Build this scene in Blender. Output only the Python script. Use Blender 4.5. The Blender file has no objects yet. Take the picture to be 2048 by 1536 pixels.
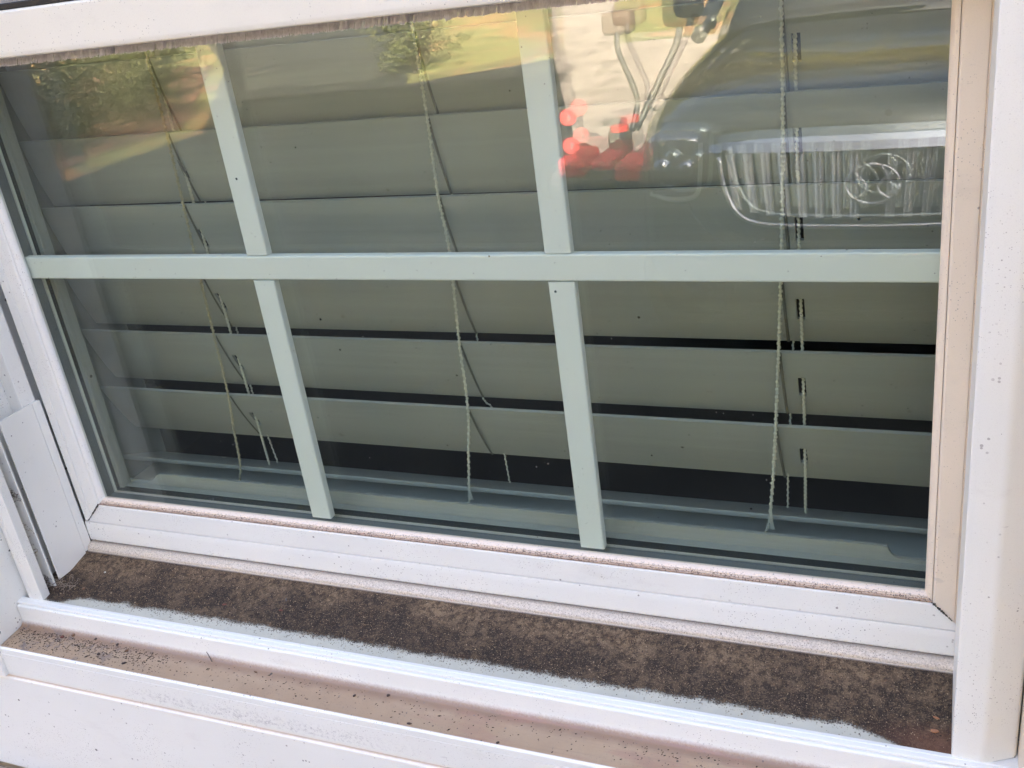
import bpy, bmesh, math, random
from mathutils import Vector, Matrix, noise
random.seed(7)
PI = math.pi
S = bpy.context.scene
COL = S.collection
# ------------------------------------------------------------------ camera
CAM = Vector((0.70245, -0.58811, 0.43183))
cd = bpy.data.cameras.new('camera'); cam = bpy.data.objects.new('camera', cd); COL.objects.link(cam)
rt = Vector((0.920984, 0.366860, -0.131157)); up = Vector((-0.043812, 0.432033, 0.900793)); bk = Vector((0.387129, -0.823870, 0.413968))
cam.matrix_world = Matrix(((rt.x, up.x, bk.x, CAM.x), (rt.y, up.y, bk.y, CAM.y), (rt.z, up.z, bk.z, CAM.z), (0, 0, 0, 1)))
cd.sensor_width = 36; cd.lens = 2030.1 / 2048 * 36; cd.clip_start = 0.01; cd.clip_end = 600
S.camera = cam
# ------------------------------------------------------------------ sky, sun, exposure
TRAVEL = Vector((-0.35, -0.937, -0.60)).normalized()       # the way sunlight travels
SUN_EL = math.asin(-TRAVEL.z); SUN_AZ = math.atan2(-TRAVEL.x, -TRAVEL.y)
w = bpy.data.worlds.new('World'); S.world = w; w.use_nodes = True
nt = w.node_tree; nt.nodes.clear()
sky = nt.nodes.new('ShaderNodeTexSky'); sky.sky_type = 'NISHITA'; sky.sun_disc = False
sky.sun_elevation = SUN_EL; sky.sun_rotation = SUN_AZ; sky.dust_density = 8.0; sky.ozone_density = 0.0; sky.air_density = 0.4
bg = nt.nodes.new('ShaderNodeBackground'); bg.inputs['Strength'].default_value = 0.12
wo = nt.nodes.new('ShaderNodeOutputWorld')
nt.links.new(sky.outputs[0], bg.inputs[0]); nt.links.new(bg.outputs[0], wo.inputs[0])
sl = bpy.data.lights.new('sun', 'SUN'); so = bpy.data.objects.new('sun', sl); COL.objects.link(so)
sl.energy = 4.0; sl.angle = math.radians(0.5); sl.color = (1.0, 0.88, 0.72)
so.rotation_euler = TRAVEL.to_track_quat('-Z', 'Y').to_euler(); so.location = (2, 8, 12)
S.view_settings.view_transform = 'Standard'; S.view_settings.look = 'None'; S.view_settings.gamma = 1
S.view_settings.exposure = 4.6
S.render.engine = 'CYCLES'
S.cycles.max_bounces = 12; S.cycles.transparent_max_bounces = 24; S.cycles.diffuse_bounces = 5; S.cycles.glossy_bounces = 6
S.cycles.sample_clamp_indirect = 8

GZ = -1.17                       # height of the ground below the sill line
W = 0.70                         # width of the glass opening

# ------------------------------------------------------------------ helpers
def srgb(r, g, b):
    f = lambda c: (c/255/12.92 if c/255 <= .04045 else ((c/255+.055)/1.055)**2.4)
    return (f(r), f(g), f(b), 1)
def tag(o, label=None, cat=None, group=None, kind=None):
    if label: o['label'] = label
    if cat: o['category'] = cat
    if group: o['group'] = group
    if kind: o['kind'] = kind
    return o
def thing(name, loc, label, cat, group=None):
    o = bpy.data.objects.new(name, None); COL.objects.link(o); o.location = loc; o.empty_display_size = .05
    return tag(o, label, cat, group)
def link(name, bm, mat, parent=None, smooth=False, label=None):
    me = bpy.data.meshes.new(name)
    bmesh.ops.recalc_face_normals(bm, faces=bm.faces)
    if parent is not None:
        p = parent; off = Vector((0, 0, 0))
        while p is not None: off += Vector(p.location); p = p.parent
        bmesh.ops.translate(bm, verts=bm.verts, vec=-off)
    bm.to_mesh(me); bm.free()
    if smooth:
        for f in me.polygons: f.use_smooth = True
    o = bpy.data.objects.new(name, me); COL.objects.link(o)
    if mat: me.materials.append(mat)
    o.parent = parent
    if label: o['label'] = label
    return o
def box(bm, a, b, bev=0, seg=2):
    vs = [bm.verts.new((x, y, z)) for x in (a[0], b[0]) for y in (a[1], b[1]) for z in (a[2], b[2])]
    fs = [bm.faces.new([vs[i] for i in q]) for q in ((0,1,3,2),(4,6,7,5),(0,4,5,1),(2,3,7,6),(0,2,6,4),(1,5,7,3))]
    if bev:
        es = {e for f in fs for e in f.edges}
        bmesh.ops.bevel(bm, geom=list(es), offset=bev, segments=seg, affect='EDGES', profile=.5)
def rnd(pts, rad, n=4):
    """round the corners of a closed 2D polygon; rad is a number or a list"""
    out = []
    N = len(pts)
    for i, p in enumerate(pts):
        r = rad[i] if isinstance(rad, (list, tuple)) else rad
        p = Vector(p); a = Vector(pts[i-1]); b = Vector(pts[(i+1) % N])
        da, db = (a-p), (b-p)
        r = min(r, da.length*.49, db.length*.49)
        if r < 1e-6: out.append(tuple(p)); continue
        A = p + da.normalized()*r; Bq = p + db.normalized()*r
        for k in range(n+1):
            t = k/n
            q = A*(1-t)**2 + p*2*t*(1-t) + Bq*t*t
            out.append(tuple(q))
    return out
def extr(bm, pts, axis, a, b):
    """extrude a closed polygon along an axis; a and b give the end position for each point (number or function)"""
    def mk(p, e):
        v = e(p) if callable(e) else e
        if axis == 'x': return (v, p[0], p[1])     # pts are (y, z)
        if axis == 'z': return (p[0], p[1], v)     # pts are (x, y)
        return (p[0], v, p[1])                     # pts are (x, z)
    va = [bm.verts.new(mk(p, a)) for p in pts]; vb = [bm.verts.new(mk(p, b)) for p in pts]
    n = len(pts)
    for i in range(n): bm.faces.new((va[i], va[(i+1) % n], vb[(i+1) % n], vb[i]))
    from mathutils.geometry import tessellate_polygon
    for t in tessellate_polygon([[Vector((p[0], p[1], 0)) for p in pts]]):
        try: bm.faces.new([va[i] for i in t]); bm.faces.new([vb[i] for i in reversed(t)])
        except ValueError: pass
def tube(bm, pts, r, n=8, cap=True):
    pts = [Vector(p) for p in pts]; rings = []
    ref = Vector((0.3, 0.2, 1)).normalized()
    for i, p in enumerate(pts):
        t = (pts[min(i+1, len(pts)-1)] - pts[max(i-1, 0)])
        if t.length < 1e-9: t = Vector((0, 0, 1))
        t.normalize()
        u = t.cross(ref)
        if u.length < .05: u = t.cross(Vector((1, 0, 0)))
        u.normalize(); v = t.cross(u)
        rr = r[i] if isinstance(r, (list, tuple)) else r
        rings.append([bm.verts.new(p + (u*math.cos(2*PI*k/n) + v*math.sin(2*PI*k/n))*rr) for k in range(n)])
    for a, b in zip(rings, rings[1:]):
        for k in range(n): bm.faces.new((a[k], a[(k+1) % n], b[(k+1) % n], b[k]))
    if cap:
        bm.faces.new(rings[0]); bm.faces.new(list(reversed(rings[-1])))
def cyl(bm, c, axis, r, h, n=24):
    a = Vector(axis).normalized()
    tube(bm, [Vector(c)-a*h/2, Vector(c)+a*h/2], r, n)
def catmull(pts, n=10):
    P = [Vector(p) for p in pts]; P = [P[0]*2-P[1]] + P + [P[-1]*2-P[-2]]; out = []
    for i in range(1, len(P)-2):
        for k in range(n):
            t = k/n
            out.append(.5*((2*P[i]) + (P[i+1]-P[i-1])*t + (2*P[i-1]-5*P[i]+4*P[i+1]-P[i+2])*t*t + (-P[i-1]+3*P[i]-3*P[i+1]+P[i+2])*t**3))
    out.append(P[-2]); return out

# ------------------------------------------------------------------ materials
class NT:
    def __init__(s, name):
        s.m = bpy.data.materials.new(name); s.m.use_nodes = True; s.t = s.m.node_tree; s.t.nodes.clear()
        s.out = s.t.nodes.new('ShaderNodeOutputMaterial')
        g = s.t.nodes.new('ShaderNodeNewGeometry'); s.geo = g
        s.pos = g.outputs['Position']
        sp = s.t.nodes.new('ShaderNodeSeparateXYZ'); s.t.links.new(s.pos, sp.inputs[0])
        s.x, s.y, s.z = sp.outputs
    def n(s, typ, ins=None, **kw):
        nd = s.t.nodes.new('ShaderNode'+typ)
        for k, v in kw.items(): setattr(nd, k, v)
        for k, v in (ins or {}).items():
            if isinstance(v, bpy.types.NodeSocket): s.t.links.new(v, nd.inputs[k])
            else: nd.inputs[k].default_value = v
        return nd
    def math(s, op, a, b=0.0, c=None, clamp=False):
        ins = {0: a, 1: b}
        if c is not None: ins[2] = c
        return s.n('Math', ins, operation=op, use_clamp=clamp).outputs[0]
    def ramp(s, v, a, b):            # 0 at a, 1 at b
        return s.n('MapRange', {0: v, 1: a, 2: b, 3: 0.0, 4: 1.0}, interpolation_type='SMOOTHSTEP').outputs[0] if a < b else \
               s.math('SUBTRACT', 1.0, s.n('MapRange', {0: v, 1: b, 2: a, 3: 0.0, 4: 1.0}, interpolation_type='SMOOTHSTEP').outputs[0])
    def scaled(s, sx, sy, sz):
        return s.n('VectorMath', {0: s.pos, 1: (sx, sy, sz)}, operation='MULTIPLY').outputs[0]
    def noise(s, scale, det=4, rough=.55, vec=None, dim=None):
        return s.n('TexNoise', {'Vector': vec or s.pos, 'Scale': scale, 'Detail': det, 'Roughness': rough}).outputs['Fac']
    def mix(s, f, a, b):
        nd = s.t.nodes.new('ShaderNodeMix'); nd.data_type = 'RGBA'
        for k, v in ((0, f), (6, a), (7, b)):
            if isinstance(v, bpy.types.NodeSocket): s.t.links.new(v, nd.inputs[k])
            else: nd.inputs[k].default_value = v
        return nd.outputs[2]
    def specks(s, scale, size, dens, vec=None):
        """random little dots: mask 0..1"""
        v = s.n('TexVoronoi', {'Vector': vec or s.pos, 'Scale': scale, 'Randomness': 1.0}, feature='F1')
        sp = s.n('SeparateColor', {0: v.outputs['Color']})
        gate = s.math('LESS_THAN', sp.outputs[0], dens)
        rad = s.math('MULTIPLY', sp.outputs[1], size)
        d = s.math('LESS_THAN', v.outputs['Distance'], rad)
        return s.math('MULTIPLY', gate, d)
    def bsdf(s, col, rough=.5, bump=None, bstr=.3, bdist=.001, **kw):
        p = s.n('BsdfPrincipled', {'Roughness': rough})
        if isinstance(col, bpy.types.NodeSocket): s.t.links.new(col, p.inputs['Base Color'])
        else: p.inputs['Base Color'].default_value = col
        for k, v in kw.items():
            k = k.replace('_', ' ')
            if isinstance(v, bpy.types.NodeSocket): s.t.links.new(v, p.inputs[k])
            else: p.inputs[k].default_value = v
        if bump is not None:
            b = s.n('Bump', {'Strength': bstr, 'Distance': bdist, 'Height': bump}); s.t.links.new(b.outputs[0], p.inputs['Normal'])
        s.t.links.new(p.outputs[0], s.out.inputs[0]); return s.m

def simple(name, col, rough=.5, metal=0, var=.08, scale=40, **kw):
    t = NT(name)
    n = t.noise(scale)
    c = t.mix(n, tuple(c*(1-var) for c in col[:3])+(1,), tuple(min(1, c*(1+var)) for c in col[:3])+(1,))
    return t.bsdf(c, rough, Metallic=metal, **kw)

WHITE = (0.82, 0.815, 0.755, 1); DARK = (0.05, 0.04, 0.035, 1)
def vinyl(name, base=WHITE, specks=.10, extra=None, rough=.38):
    t = NT(name)
    big = t.noise(9, 3)
    c = t.mix(t.ramp(big, .3, .75), tuple(v*.955 for v in base[:3])+(1,), base)
    if extra: c = extra(t, c)
    fine = t.noise(1500, 2)
    m1 = t.math('MULTIPLY', t.specks(330, .30, specks), t.ramp(t.noise(22, 2), .38, .62))
    m2 = t.specks(105, .16, specks*.4)
    c = t.mix(t.math('MULTIPLY', m1, .75), c, (.20, .17, .15, 1))
    c = t.mix(t.math('MULTIPLY', m2, .9), c, DARK)
    c = t.mix(t.math('MULTIPLY', t.ramp(fine, .50, .78), .10), c, (.3, .28, .26, 1))
    sm = t.math('MULTIPLY', t.ramp(t.noise(34, 5, .75, vec=t.scaled(.35, 1, 1)), .55, .78), .16)
    c = t.mix(sm, c, (.42, .37, .31, 1))
    sc = t.math('MULTIPLY', t.ramp(t.noise(190, 3, .5, vec=t.scaled(.25, 1, 1)), .70, .76), t.ramp(t.noise(13, 2), .52, .62))
    c = t.mix(t.math('MULTIPLY', sc, .35), c, (.33, .31, .30, 1))
    m4 = t.math('MULTIPLY', t.specks(1050, .42, min(.5, specks*2.2)), t.ramp(t.noise(17, 3), .40, .66))
    c = t.mix(t.math('MULTIPLY', m4, .65), c, (.16, .13, .11, 1))
    return t.bsdf(c, rough, bump=t.noise(260, 3), bstr=.12, bdist=.0006)

def grime_rail(t, c):       # soft grey creep of dirt at the foot of the bottom rail
    n = t.noise(420, 4)
    m = t.ramp(t.math('ADD', t.z, t.math('MULTIPLY', n, .0034)), -.0425, -.0455)
    g = t.math('ABSOLUTE', t.math('ADD', t.z, .0255)); c = t.mix(t.math('MULTIPLY', t.ramp(g, .0012, .0003), .2), c, (.30, .26, .22, 1))
    g = t.math('ADD', t.z, t.math('MULTIPLY', n, .0016)); c = t.mix(t.math('MULTIPLY', t.ramp(g, -.0065, -.0042), .5), c, (.55, .38, .24, 1))
    c = t.mix(t.math('MULTIPLY', m, .55), c, (.22, .18, .16, 1))
    return c
def bead_dirt(t, c):        # speckled brown dirt, thickest in the lower groove
    n = t.noise(1100, 3, .7); n2 = t.noise(40, 3)
    c = t.mix(.9, c, (.78, .63, .49, 1))
    zz = t.math('ADD', t.z, t.math('MULTIPLY', n, .0030))
    m = t.ramp(zz, .0000, -.0042)
    m = t.math('MULTIPLY', m, t.ramp(n2, -.1, .5))
    c = t.mix(t.math('MULTIPLY', m, .9), c, (.27, .165, .10, 1))
    sp = t.math('MULTIPLY', t.specks(1000, .7, .8), t.ramp(t.z, -.0004, -.0030))
    c = t.mix(t.math('MULTIPLY', sp, .85), c, (.10, .06, .04, 1))
    sp = t.specks(1300, .45, .16)
    c = t.mix(t.math('MULTIPLY', sp, .8), c, (.22, .15, .11, 1))
    return c
def strip_dirt_shade(t, c):
    n = t.noise(700, 4, .7); n2 = t.noise(14, 3)
    c = t.mix(.9, c, (.64, .545, .42, 1))
    m = t.math('MULTIPLY', t.ramp(n, .36, .68), .55)
    c = t.mix(m, c, (.30, .23, .18, 1))
    sp = t.specks(1500, .55, .30)
    c = t.mix(t.math('MULTIPLY', sp, .7), c, (.12, .085, .065, 1))
    # foot on the sill darker; crack under the rail painted dark as contact shadow
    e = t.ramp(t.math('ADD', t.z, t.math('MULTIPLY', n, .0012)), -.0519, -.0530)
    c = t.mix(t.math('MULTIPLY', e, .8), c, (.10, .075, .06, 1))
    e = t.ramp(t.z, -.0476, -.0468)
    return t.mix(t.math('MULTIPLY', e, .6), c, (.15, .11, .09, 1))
def lip_dirt(t, c):
    n = t.noise(500, 3)
    m = t.ramp(t.math('ADD', t.z, t.math('MULTIPLY', n, .0012)), -.0676, -.0684)
    return t.mix(t.math('MULTIPLY', m, .45), c, (.50, .40, .30, 1))
def ledge_dirt(t, c):
    """tan film on the ledge, climbing a little up the upright face behind it"""
    n = t.noise(600, 4, .7); n2 = t.noise(16, 3); n3 = t.noise(90, 4)
    left = t.ramp(t.x, .22, -.02)
    onledge = t.ramp(t.math('ADD', t.z, t.math('MULTIPLY', n, .003)), -.0815, -.0872)
    film = t.mix(t.ramp(n2, .3, .7), (.48, .345, .22, 1), (.42, .285, .175, 1))
    film = t.mix(t.math('MULTIPLY', left, .75), film, (.36, .25, .15, 1))
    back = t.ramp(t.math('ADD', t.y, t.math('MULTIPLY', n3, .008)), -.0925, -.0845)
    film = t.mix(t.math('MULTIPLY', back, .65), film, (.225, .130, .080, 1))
    pink = t.math('MULTIPLY', t.ramp(t.noise(30, 3, vec=t.scaled(.6, 3, 1)), .5, .68), t.ramp(t.x, .30, .42))
    film = t.mix(t.math('MULTIPLY', pink, .4), film, (.40, .20, .15, 1))
    streak = t.noise(60, 5, vec=t.scaled(.25, 9, 3))
    film = t.mix(t.math('MULTIPLY', t.ramp(streak, .5, .75), t.math('MULTIPLY', t.ramp(t.x, .3, .6), .35)), film, (.25, .17, .13, 1))
    dots = t.specks(420, .34, .08)
    film = t.mix(t.math('MULTIPLY', dots, .85), film, (.09, .06, .05, 1))
    blot = t.math('MULTIPLY', t.ramp(t.noise(55, 5, .8), .50, .64), t.math('ADD', t.math('MULTIPLY', t.ramp(t.x, .12, .03), .9), .12))
    film = t.mix(t.math('MULTIPLY', blot, .75), film, (.13, .11, .11, 1))
    film = t.mix(t.math('MULTIPLY', n, .25), film, (.2, .15, .12, 1))
    front = t.ramp(t.y, -.1118, -.1129)
    m = t.math('MULTIPLY', onledge, t.math('SUBTRACT', 1.0, front))
    return t.mix(m, c, film)
def apron_dirt(t, c):
    n = t.noise(200, 4); n2 = t.noise(12, 3)
    z = t.math('ADD', t.z, t.math('MULTIPLY', t.math('SUBTRACT', n, .5), .0012))
    band = t.math('MULTIPLY', t.ramp(z, -.1262, -.1244), t.ramp(z, -.1218, -.1236))
    band = t.math('MULTIPLY', band, t.ramp(n2, .22, .5))
    c = t.mix(t.math('MULTIPLY', band, .75), c, (.50, .36, .26, 1))
    halo = t.math('MULTIPLY', t.ramp(z, -.131, -.125), t.ramp(z, -.119, -.123))
    c = t.mix(t.math('MULTIPLY', halo, .22), c, (.80, .66, .48, 1))
    # scuffed grey smudge above the stain
    sm = t.math('MULTIPLY', t.math('MULTIPLY', t.ramp(t.z, -.1215, -.117), t.ramp(t.z, -.104, -.112)), t.math('MULTIPLY', t.ramp(t.x, .06, .14), t.ramp(t.x, .40, .26)))
    sm = t.math('MULTIPLY', sm, t.ramp(t.noise(380, 5, .8), .47, .66))
    c = t.mix(t.math('MULTIPLY', sm, .55), c, (.30, .29, .29, 1))
    return c
def warm(t, c):
    return t.mix(1.0, c, c)

M = {}
M['vinyl'] = vinyl('white_vinyl')
M['vinyl_clean'] = vinyl('white_vinyl_clean', specks=.03)
M['cream'] = vinyl('yellowed_bounce_vinyl', base=(.80, .69, .545, 1), specks=.05)  # yellowing plus warm bounce light, both tinted into the base colour
M['top'] = vinyl('rail_cream_vinyl', base=(.78, .745, .64, 1), specks=.05)
M['rail'] = vinyl('rail_vinyl', extra=grime_rail, specks=.07)
M['bead'] = vinyl('dirty_bead', extra=bead_dirt)
M['strip'] = vinyl('dirty_strip', extra=strip_dirt_shade, specks=.2)
M['lip'] = vinyl('sill_lip_vinyl', extra=lip_dirt)
M['ledge'] = vinyl('stained_ledge', extra=ledge_dirt, specks=.12)
M['apron'] = vinyl('stained_apron', extra=apron_dirt, specks=.12)
M['jamb_dusty'] = vinyl('dusty_vinyl', specks=.45)
M['grid'] = NT('grid_paint').bsdf((.71, .73, .68, 1), .30)
M['inner'] = vinyl('inner_vinyl', base=(.44, .43, .40, 1), specks=.02)

def sill_mat():
    t = NT('sill_dirt_film')
    n = t.noise(26, 4, .6); nf = t.noise(900, 4, .75); nm = t.noise(180, 4, .7)
    yy = t.math('ADD', t.y, t.math('MULTIPLY', t.math('SUBTRACT', t.noise(42, 6, .75), .5), .013))
    yy = t.math('ADD', yy, t.math('MULTIPLY', t.math('SUBTRACT', nf, .5), .010))
    # band reaches the lip at both ends, and leaves a pale strip between
    endr = t.math('MULTIPLY', t.ramp(t.x, .655, .715), .016)
    endl = t.math('MULTIPLY', t.ramp(t.x, .02, -.02), .008)
    yy = t.math('ADD', yy, t.math('ADD', endr, endl))
    dirt = t.ramp(yy, -.0655, -.0622)
    clean = t.mix(t.ramp(n, .3, .7), (.42, .405, .33, 1), (.51, .49, .395, 1))
    dots = t.math('MAXIMUM', t.math('MULTIPLY', t.specks(620, .46, .45), t.ramp(t.y, -.0752, -.0655)), t.math('MULTIPLY', t.specks(900, .6, .6), t.ramp(t.y, -.0695, -.0650)))
    clean = t.mix(t.math('MULTIPLY', dots, .9), clean, (.07, .05, .045, 1))
    tan = t.mix(t.ramp(nm, .40, .60), (.068, .040, .020, 1), (.235, .155, .085, 1))
    dk = t.mix(t.ramp(nm, .40, .60), (.014, .0085, .0050, 1), (.046, .027, .015, 1))
    f = t.math('ADD', t.math('MULTIPLY', t.ramp(t.y, -.052, -.020), .62), t.math('MULTIPLY', t.math('SUBTRACT', n, .5), 2.8))
    f = t.math('ADD', f, t.math('MULTIPLY', t.ramp(t.x, .3, -.05), .12), clamp=True)
    d = t.mix(f, dk, tan)
    d = t.mix(t.math('MULTIPLY', t.ramp(nf, .5, .68), .6), d, (.30, .21, .125, 1))
    d = t.mix(t.math('MULTIPLY', t.ramp(nf, .5, .3), .65), d, (.03, .022, .018, 1))
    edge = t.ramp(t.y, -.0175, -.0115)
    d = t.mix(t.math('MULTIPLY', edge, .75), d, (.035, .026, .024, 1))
    rust = t.math('MULTIPLY', t.ramp(t.x, .66, .715), t.ramp(t.y, -.050, -.068))
    d = t.mix(t.math('MULTIPLY', rust, .6), d, (.16, .065, .035, 1))
    c = t.mix(dirt, clean, d)
    h = t.math('ADD', t.math('MULTIPLY', nf, .5), nm)
    h = t.math('MULTIPLY', h, dirt)
    return t.bsdf(c, .85, bump=h, bstr=.9, bdist=.0012)
M['sill'] = sill_mat()

def glass_mat(name, tint, f0, haze=False):
    t = NT(name)
    cosv = t.n('VectorMath', {0: t.geo.outputs['Incoming'], 1: t.geo.outputs['Normal']}, operation='DOT_PRODUCT').outputs['Value']
    cosv = t.math('ABSOLUTE', cosv)
    om = t.math('POWER', t.math('SUBTRACT', 1.0, cosv, clamp=True), 5.0)
    fr = t.math('ADD', f0, t.math('MULTIPLY', om, 1-f0), clamp=True)
    tr = t.n('BsdfTransparent', {0: tint}); gl = t.n('BsdfGlossy', {0: (1, 1, 1, 1), 'Roughness': 0.0})
    if haze:     # a very slight wave in the pane
        wv = t.noise(3.2, 2)
        b = t.n('Bump', {'Strength': .05, 'Distance': .002, 'Height': wv}); t.t.links.new(b.outputs[0], gl.inputs['Normal'])
    mx = t.n('MixShader', {0: fr, 1: tr.outputs[0], 2: gl.outputs[0]})
    last = mx.outputs[0]
    if haze:     # dust motes and a few dried drops on the outside
        sp = t.math('MULTIPLY', t.specks(420, .20, .10), t.ramp(t.noise(11, 2), .35, .6))
        sp2 = t.specks(90, .085, .10)
        sp3 = t.math('MULTIPLY', t.math('MULTIPLY', t.specks(700, .20, .25), t.ramp(t.math('ABSOLUTE', t.math('SUBTRACT', t.x, .505)), .045, .02)),
                     t.ramp(t.math('ABSOLUTE', t.math('SUBTRACT', t.z, .035)), .022, .008))
        dirt = t.n('BsdfDiffuse', {0: (.42, .42, .38, 1)}); dk = t.n('BsdfDiffuse', {0: (.03, .03, .025, 1)})
        m1 = t.n('MixShader', {0: t.math('MULTIPLY', t.math('MAXIMUM', sp, sp3), .7), 1: last, 2: dirt.outputs[0]})
        m2 = t.n('MixShader', {0: t.math('MULTIPLY', sp2, .8), 1: m1.outputs[0], 2: dk.outputs[0]})
        film = t.math('MULTIPLY', t.ramp(t.noise(14, 4, .6, vec=t.scaled(1, 1, 2)), .45, .8), .007)
        m3 = t.n('MixShader', {0: film, 1: m2.outputs[0], 2: dirt.outputs[0]})
        last = m3.outputs[0]
    t.t.links.new(last, t.out.inputs[0]); return t.m
M['glass_out'] = glass_mat('outer_glass', (.928, .956, .928, 1), .042, True)
M['glass_in'] = glass_mat('inner_glass', (.965, .980, .965, 1), .040)
M['spacer'] = simple('spacer_metal', (.14, .155, .155, 1), .45, .3)
M['rubber'] = simple('black_rubber', (.012, .012, .013, 1), .55)
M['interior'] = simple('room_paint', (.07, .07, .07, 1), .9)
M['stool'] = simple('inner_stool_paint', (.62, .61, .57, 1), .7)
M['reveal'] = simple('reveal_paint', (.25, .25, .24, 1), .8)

def slat_mat():
    t = NT('faux_wood_slat')
    g = t.noise(50, 5, .6, vec=t.scaled(.06, 3, 3)); b = t.noise(5, 2)
    c = t.mix(t.ramp(g, .25, .75), (.415, .41, .385, 1), (.455, .45, .42, 1))
    c = t.mix(t.math('MULTIPLY', t.ramp(b, .35, .7), .25), c, (.41, .385, .35, 1))
    c = t.mix(t.math('MULTIPLY', t.specks(75, .10, .13), .85), c, (.10, .09, .07, 1))
    c = t.mix(t.math('MULTIPLY', t.specks(60, .17, .06), .35), c, (.25, .22, .18, 1))
    return t.bsdf(c, .42, bump=g, bstr=.04, bdist=.0004)
M['slat'] = slat_mat()
M['cord'] = simple('ladder_cord', (.70, .66, .55, 1), .9, var=.25, scale=500)
M['cord_old'] = simple('yellowed_cord', (.50, .44, .31, 1), .9, var=.3, scale=500)
M['rung'] = simple('ladder_rung', (.20, .19, .165, 1), .9)
M['pile'] = simple('weather_pile', (.66, .64, .68, 1), .95, var=.5, scale=330)
M['mesh'] = simple('screen_mesh', (.45, .43, .40, 1), .6)

# ------------------------------------------------------------------ the house the window sits in
def siding():
    t = NT('cream_siding'); z = t.math('FRACT', t.math('MULTIPLY', t.z, 8.0))
    c = t.mix(t.noise(6), (.66, .61, .54, 1), (.74, .69, .61, 1))
    return t.bsdf(c, .6, bump=z, bstr=.6, bdist=.01)
M['siding'] = siding(); M['roof'] = simple('roof_shingle', (.09, .085, .08, 1), .9, scale=60, var=.4)
house = thing('house', (3, .35, GZ), 'cream house wall around the window, its unseen roof stepped to shade the yard', 'house')
bm = bmesh.new()
WX0, WX1, WZ0, WZ1 = -.075, .775, -.115, .90
hz1 = GZ+6.0; hz2 = GZ+3.3  # unseen storeys: heights shaped so their shadow steps across the yard
for a, b in (((-4.2, -.066, GZ), (WX0, .12, hz1)), ((WX0, -.066, WZ1), (.4, .12, hz1)), ((.4, -.066, WZ1), (WX1, .12, hz2)),
             ((WX1, -.066, GZ), (9, .12, hz2)), ((WX0, -.066, GZ), (WX1, .12, WZ0))):
    box(bm, a, b)
link('wall', bm, M['siding'], house)
bm = bmesh.new(); box(bm, (-4.5, -.45, hz1), (.46, 5.5, hz1+.25)); link('upper_shade_roof', bm, M['roof'], house)
bm = bmesh.new(); box(bm, (.47, -.45, hz2), (9.3, 5.5, hz2+.2)); link('lower_shade_roof', bm, M['roof'], house)
bm = bmesh.new()
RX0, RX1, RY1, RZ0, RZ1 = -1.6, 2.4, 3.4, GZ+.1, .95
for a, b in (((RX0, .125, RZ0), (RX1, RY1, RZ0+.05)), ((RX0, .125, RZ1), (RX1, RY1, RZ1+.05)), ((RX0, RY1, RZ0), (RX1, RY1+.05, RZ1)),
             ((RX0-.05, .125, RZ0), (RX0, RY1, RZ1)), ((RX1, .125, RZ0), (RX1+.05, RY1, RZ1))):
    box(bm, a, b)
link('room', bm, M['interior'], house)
bm = bmesh.new()      # inner stool and inner reveals
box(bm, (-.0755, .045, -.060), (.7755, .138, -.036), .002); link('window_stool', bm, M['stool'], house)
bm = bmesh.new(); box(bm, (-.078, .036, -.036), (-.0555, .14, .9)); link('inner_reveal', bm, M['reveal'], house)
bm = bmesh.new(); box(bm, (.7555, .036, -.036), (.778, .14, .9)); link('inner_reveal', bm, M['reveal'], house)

bm = bmesh.new(); box(bm, (4.2, -8.2, GZ), (9, -.46, GZ+2.9)); link('sky_block_wing', bm, M['siding'], house)  # unseen wing and roof added to cut sky light from the right
bm = bmesh.new(); box(bm, (3.9, -8.5, GZ+2.9), (9.3, -.46, GZ+3.15)); link('sky_block_roof', bm, M['roof'], house)
# ------------------------------------------------------------------ window frame
fr = thing('window_frame', (.35, -.06, -.115), 'white vinyl window frame with dirt-covered sill and stained outer ledge', 'window frame')
# sloping sill track
bm = bmesh.new()
def sz(y): return -.0535 - (-.010-y)*(.0135/.064)
nx, ny = 220, 26; grid = []
for i in range(nx+1):
    x = -.0465 + (.7665)*i/nx; row = []
    for j in range(ny+1):
        y = .03 - (.104)*j/ny
        d = 1 if -.0655 < y < -.008 else 0
        h = .0006*d*(noise.fractal(Vector((x*60, y*60, 3)), .8, 2, 4)+.6)
        row.append(bm.verts.new((x, y, sz(y)+max(0, h))))
    grid.append(row)
for i in range(nx):
    for j in range(ny): bm.faces.new((grid[i][j], grid[i+1][j], grid[i+1][j+1], grid[i][j+1]))
link('sill', bm, M['sill'], fr, smooth=True, label='sloping sill covered with brown dirt')
# sill lip: two little steps, then the upright nose and the ledge below
bm = bmesh.new()
extr(bm, rnd([(-.0738, -.080), (-.0738, -.0662), (-.0768, -.0660), (-.0771, -.0664), (-.0808, -.0666), (-.0812, -.0682), (-.0800, -.0690), (-.0800, -.080)],
             [0, .0005, .0003, .0003, .0006, .0004, 0, 0], 3), 'x', -.075, .775)
box(bm, (.7200, -.0737, -.080), (.775, -.050, -.0668))
link('sill_lip', bm, M['lip'], fr, smooth=False)
bm = bmesh.new()
pr = [(-.0765, -.0688), (-.0827, -.0688), (-.0835, -.0700), (-.0838, -.0850), (-.0860, -.0890), (-.0900, -.0899), (-.1122, -.0916), (-.1140, -.0930), (-.1140, -.0985), (-.0765, -.0985)]
extr(bm, rnd(pr, [0, .0004, .0006, .003, .002, .003, .0006, .0006, 0, 0], 4), 'x', -.0555, .7765)
link('ledge', bm, M['ledge'], fr, smooth=False, label='tan stained ledge strewn with small dark bits')
bm = bmesh.new()
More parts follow.
